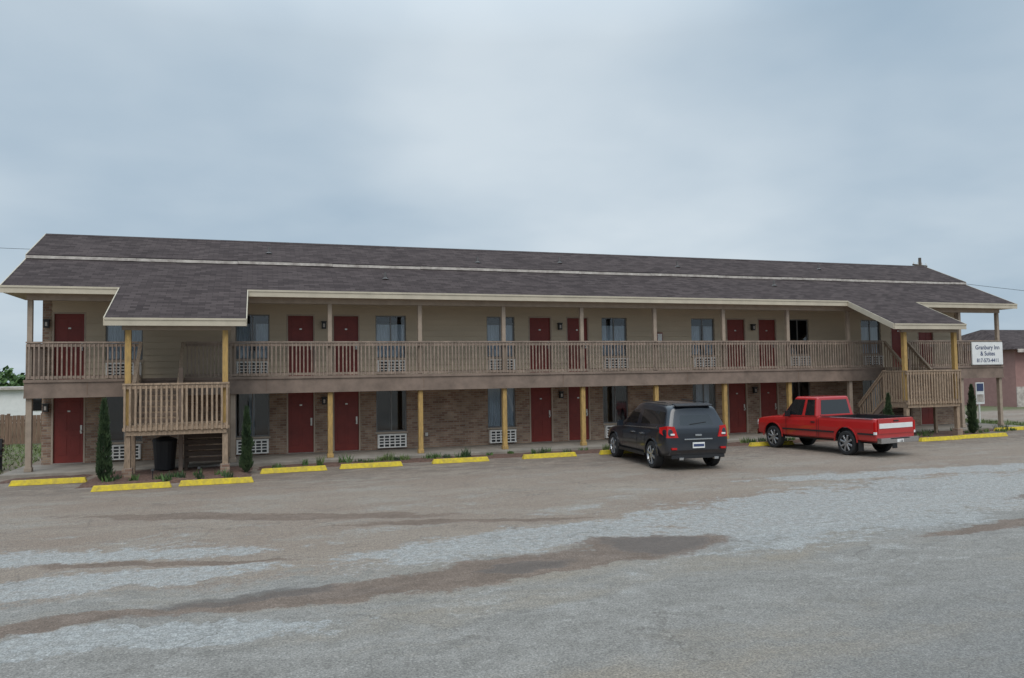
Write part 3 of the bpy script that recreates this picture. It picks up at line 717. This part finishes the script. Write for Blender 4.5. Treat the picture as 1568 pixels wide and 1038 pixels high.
def warp(sc,amt,det=5):
    n=noise(sc,det,.65); s=N.new('ShaderNodeVectorMath'); s.operation='SUBTRACT'; L.new(n.outputs['Color'],s.inputs[0]); s.inputs[1].default_value=(.5,.5,.5)
    k=N.new('ShaderNodeVectorMath'); k.operation='SCALE'; k.inputs['Scale'].default_value=amt; L.new(s.outputs[0],k.inputs[0]); return k.outputs[0]
ad=N.new('ShaderNodeVectorMath'); L.new(POS,ad.inputs[0]); L.new(warp(.55,1.6,7),ad.inputs[1]); WP=ad.outputs[0]
def stretched(sx,sy):
    mpn=N.new('ShaderNodeMapping'); mpn.inputs['Rotation'].default_value=(0,0,math.radians(-4)); mpn.inputs['Scale'].default_value=(sx,sy,1); L.new(WP,mpn.inputs[0]); return mpn.outputs[0]
STR=stretched(.34,1.25); ST2=stretched(.6,1.2)
n1=noise(.35,6,.7,STR); n2=noise(1.0,8,.75,STR); nf=noise(42,3,.85); nm=noise(11,5,.8); n3=noise(2.2,7,.78,ST2); nl=noise(.16,4,.5); n4=noise(6,5,.75)
def patch(p,q,hw,soft=1.2):
    (x0,y0),(x1,y1)=lot(*p),lot(*q)
    mp=N.new('ShaderNodeMapping'); mp.vector_type='TEXTURE'; mp.inputs['Location'].default_value=((x0+x1)/2,(y0+y1)/2,0)
    mp.inputs['Rotation'].default_value=(0,0,math.atan2(y1-y0,x1-x0)); mp.inputs['Scale'].default_value=(math.hypot(x1-x0,y1-y0)/2,hw,1000)
    L.new(WP,mp.inputs[0]); ln=N.new('ShaderNodeVectorMath'); ln.operation='LENGTH'; L.new(mp.outputs[0],ln.inputs[0])
    return mapr(ln.outputs['Value'],1+soft*.5,1-soft*.5,0,1)
def union(L_):
    o=L_[0]
    for v in L_[1:]: o=math_('MAXIMUM',o,v)
    return o
def ragged(msk,nz,amt=1.5,w=.07):
    v=math_('ADD',msk,math_('MULTIPLY',math_('SUBTRACT',nz,.5),amt)); return mapr(v,.5-w,.5+w,0,1,True)
rag=math_('ADD',math_('ADD',math_('MULTIPLY',n2.outputs[0],.38),math_('MULTIPLY',n3.outputs[0],.42)),math_('MULTIPLY',n4.outputs[0],.2))
sep=N.new('ShaderNodeSeparateXYZ'); L.new(WP,sep.inputs[0])
tan=mix(mapr(n1.outputs[0],.35,.65),(.225,.168,.128),(.275,.225,.178))
tan=mix(mapr(n2.outputs[0],.5,.60,0,.6),tan,(.285,.255,.215))
tan=mix(mapr(n3.outputs[0],.54,.63,0,.6),tan,(.185,.147,.118))
grey=mix(mapr(n3.outputs[0],.38,.62),(.205,.19,.168),(.29,.272,.245))
grey=mix(mapr(n1.outputs[0],.48,.64,0,.7),grey,(.275,.23,.175))
fore=mapr(math_('ADD',sep.outputs[1],math_('MULTIPLY',math_('SUBTRACT',rag,.5),6.0)),-13.8,-14.3,0,1,True)
base=mix(fore,tan,grey)
fr=ragged(patch((2.5,5.5),(16,7.5),3.4,1.6),rag,1.6,.25); base=mix(math_('MULTIPLY',fr,.6),base,(.175,.17,.16))
lg=union([patch((-12,10.7),(-3.7,12.1),.6),patch((-8.5,9.2),(-3.2,10.8),.42),patch((-2.5,10.9),(3.3,14.0),.8),patch((1.0,11.9),(13.5,18.8),1.9),patch((-2.9,9.4),(-1.3,9.75),.25),patch((-7,7.3),(-2,8.4),.35),patch((6,18.5),(16,21),.6)])
lgr=ragged(lg,rag,3.6,.10)
base=mix(math_('MULTIPLY',lgr,mapr(n4.outputs[0],.35,.6,.5,.95)),base,mix(mapr(nm.outputs[0],.35,.65),(.285,.285,.27),(.38,.38,.365)))
fl=math_('MULTIPLY',mapr(rag,.545,.575),math_('MULTIPLY',mapr(sep.outputs[1],-7.5,-10),mapr(sep.outputs[1],-18,-15)))
base=mix(math_('MULTIPLY',fl,.6),base,(.35,.345,.325))
bn=union([patch((-3.9,8.7),(2.9,11.95),.58),patch((-9,6.6),(-3.7,9.0),.30),patch((.8,11.5),(3.3,12.3),.6),patch((-7,10.9),(-3.3,11.2),.18),patch((-8.5,15),(-1,14.4),.4),patch((6.5,12.3),(12,14.6),.25),patch((10,15.5),(16,17.2),.35),patch((-3,13.6),(1.5,14.2),.2)])
bnr=ragged(bn,rag,2.4,.10)
base=mix(math_('MULTIPLY',bnr,.92),base,mix(mapr(n3.outputs[0],.38,.62),(.135,.095,.070),(.20,.145,.110)))
wet=ragged(union([patch((1.3,11.7),(2.9,12.2),.55),patch((-4,9.0),(-2.2,9.9),.25),patch((-.5,10.4),(.8,10.9),.2)]),rag,1.8,.18); base=mix(math_('MULTIPLY',wet,.6),base,(.085,.068,.056))
edge=math_('MULTIPLY',mapr(math_('ABSOLUTE',math_('SUBTRACT',rag,.525)),.0,.0045,1,0),mapr(nl.outputs[0],.42,.55))
edge=math_('MULTIPLY',edge,mapr(sep.outputs[1],-7,-9))
base=mix(math_('MULTIPLY',edge,.6),base,(.10,.082,.068))
agg=mapr(nf.outputs[0],.32,.68,.45,1.55); ag2=mapr(nm.outputs[0],.32,.68,.78,1.22)
vs=N.new('ShaderNodeTexVoronoi'); vs.inputs['Scale'].default_value=30; L.new(POS,vs.inputs['Vector'])
sc=N.new('ShaderNodeVectorMath'); sc.operation='SCALE'; L.new(base,sc.inputs[0]); L.new(math_('MULTIPLY',math_('MULTIPLY',agg,ag2),mapr(vs.outputs['Distance'],.1,.4,1.2,.95)),sc.inputs['Scale']); base=sc.outputs[0]
ad2=N.new('ShaderNodeVectorMath'); L.new(POS,ad2.inputs[0]); L.new(warp(1.5,1.1,6),ad2.inputs[1])
def crack(scl,wd,th):
    vo=N.new('ShaderNodeTexVoronoi'); vo.feature='DISTANCE_TO_EDGE'; vo.inputs['Scale'].default_value=scl; L.new(ad2.outputs[0],vo.inputs['Vector'])
    return math_('MULTIPLY',mapr(vo.outputs['Distance'],.0,wd,1,0),mapr(noise(.33,4).outputs[0],th,th+.1))
ck=union([crack(.30,.008,.47),crack(.9,.014,.56)])
base=mix(math_('MULTIPLY',ck,.6),base,(.09,.075,.06))
oil=mapr(noise(.8,5,.6).outputs[0],.60,.75,0,.5); sy=N.new('ShaderNodeSeparateXYZ'); L.new(POS,sy.inputs[0])
stall=math_('MULTIPLY',mapr(sy.outputs[1],-8.5,-6),mapr(sy.outputs[1],-1,-1.8))
base=mix(math_('MULTIPLY',oil,stall),base,(.09,.075,.065))
stl=mapr(n3.outputs[0],.42,.55,0,.65); base=mix(math_('MULTIPLY',stl,math_('MULTIPLY',mapr(sy.outputs[1],-6.0,-3.5),mapr(sy.outputs[1],-.9,-1.2))),base,(.13,.10,.08))
gn=noise(1.2,6,.6); gcol=mix(mapr(gn.outputs[0],.35,.65),(.15,.125,.085),(.10,.13,.04))
gx=union([mapr(sep.outputs[0],-9.0,-9.8),math_('MULTIPLY',mapr(sep.outputs[0],28.8,29.3),mapr(sep.outputs[0],33,31))]); gy=mapr(sep.outputs[1],-1.6,-.6)
gm=union([math_('MULTIPLY',gx,gy),mapr(sep.outputs[1],9,10.5)])
base=mix(gm,base,gcol)
L.new(base,bs.inputs['Base Color'])
bp=N.new('ShaderNodeBump'); bp.inputs['Strength'].default_value=.8; bp.inputs['Distance'].default_value=.02; L.new(nf.outputs[0],bp.inputs['Height']); L.new(bp.outputs[0],bs.inputs['Normal'])
L.new(mapr(wet,0,1,.92,.5),bs.inputs['Roughness'])
M['ground']=m
b=MB(); b.face([(-1500,-1500,0),(1500,-1500,0),(1500,1500,0),(-1500,1500,0)],'ground'); b.obj('ground')

# ------------------------------------------------------------ world
w=bpy.data.worlds.new('World'); S.world=w; w.use_nodes=True; N=w.node_tree.nodes; L=w.node_tree.links; N.clear()
out=N.new('ShaderNodeOutputWorld'); sky=N.new('ShaderNodeTexSky'); sky.sky_type='NISHITA'; sky.sun_disc=False
EL=math.radians(52); AZ=math.radians(195)
sky.sun_elevation=EL; sky.sun_rotation=AZ; sky.dust_density=3
b1=N.new('ShaderNodeBackground'); b1.inputs[1].default_value=.1; L.new(sky.outputs[0],b1.inputs[0])
tc=N.new('ShaderNodeTexCoord'); s=N.new('ShaderNodeSeparateXYZ'); L.new(tc.outputs['Generated'],s.inputs[0])
def wm(op,a,b_):
    n=N.new('ShaderNodeMath'); n.operation=op
    for i,v in enumerate((a,b_)):
        if isinstance(v,(int,float)): n.inputs[i].default_value=v
        else: L.new(v,n.inputs[i])
    return n.outputs[0]
zz=wm('ADD',wm('MAXIMUM',s.outputs[2],0),.22)
cb=N.new('ShaderNodeCombineXYZ'); L.new(wm('DIVIDE',s.outputs[0],zz),cb.inputs[0]); L.new(wm('DIVIDE',s.outputs[1],zz),cb.inputs[1])
def wn(sc,det,off):
    mp=N.new('ShaderNodeMapping'); mp.inputs['Location'].default_value=off; L.new(cb.outputs[0],mp.inputs[0])
    n=N.new('ShaderNodeTexNoise'); n.inputs['Scale'].default_value=sc; n.inputs['Detail'].default_value=det; n.inputs['Roughness'].default_value=.5; L.new(mp.outputs[0],n.inputs['Vector']); return n.outputs[0]
f=wm('ADD',wm('MULTIPLY',wn(.7,4,(3,1,0)),.72),wm('MULTIPLY',wn(1.7,5,(0,5,0)),.28))
vd=N.new('ShaderNodeVectorMath'); vd.operation='DOT_PRODUCT'; L.new(tc.outputs['Generated'],vd.inputs[0]); gl=Vector((.41,.92,.30)).normalized(); vd.inputs[1].default_value=gl
mr=N.new('ShaderNodeMapRange'); mr.interpolation_type='SMOOTHSTEP'; mr.inputs[1].default_value=.94; mr.inputs[2].default_value=1; mr.inputs[3].default_value=-.02; mr.inputs[4].default_value=.17; L.new(vd.outputs['Value'],mr.inputs[0])
f=wm('ADD',f,mr.outputs[0])
r=N.new('ShaderNodeValToRGB'); r.color_ramp.elements[0].position=.36; r.color_ramp.elements[1].position=.70
r.color_ramp.elements[0].color=(.38,.495,.605,1); r.color_ramp.elements[1].color=(.66,.745,.81,1); L.new(f,r.inputs[0])
m2=N.new('ShaderNodeMapRange'); m2.inputs[1].default_value=.40; m2.inputs[2].default_value=.95; m2.inputs[3].default_value=1; m2.inputs[4].default_value=2.6; L.new(s.outputs[2],m2.inputs[0])
b2=N.new('ShaderNodeBackground'); L.new(r.outputs[0],b2.inputs[0]); L.new(m2.outputs[0],b2.inputs[1])
mx=N.new('ShaderNodeMixShader'); mx.inputs[0].default_value=.92; L.new(b1.outputs[0],mx.inputs[1]); L.new(b2.outputs[0],mx.inputs[2]); L.new(mx.outputs[0],out.inputs[0])
sl=bpy.data.lights.new('sun','SUN'); sl.energy=1.45; sl.angle=math.radians(40); sl.color=(1,.94,.87)
so=bpy.data.objects.new('sun',sl); C.objects.link(so)
sd=Vector((math.sin(AZ)*math.cos(EL),math.cos(AZ)*math.cos(EL),math.sin(EL))); so.rotation_euler=sd.to_track_quat('Z','Y').to_euler()

# ------------------------------------------------------------ camera
cd=bpy.data.cameras.new('camera'); co=bpy.data.objects.new('camera',cd); C.objects.link(co); S.camera=co
cd.lens=27; cd.sensor_width=36; cd.clip_end=4000
pt=math.radians(2.58); ro=math.radians(.88)
fw=Vector((math.sin(PH)*math.cos(pt),math.cos(PH)*math.cos(pt),math.sin(pt))); rt=Vector((math.cos(PH),-math.sin(PH),0)); up=rt.cross(fw)
r2=rt*math.cos(ro)-up*math.sin(ro); u2=up*math.cos(ro)+rt*math.sin(ro)
mw=Matrix((r2,u2,-fw)).transposed().to_4x4(); mw.translation=Vector((CX,CY,CZ)); co.matrix_world=mw
S.view_settings.view_transform='Standard'; S.view_settings.look='None'; S.view_settings.exposure=0
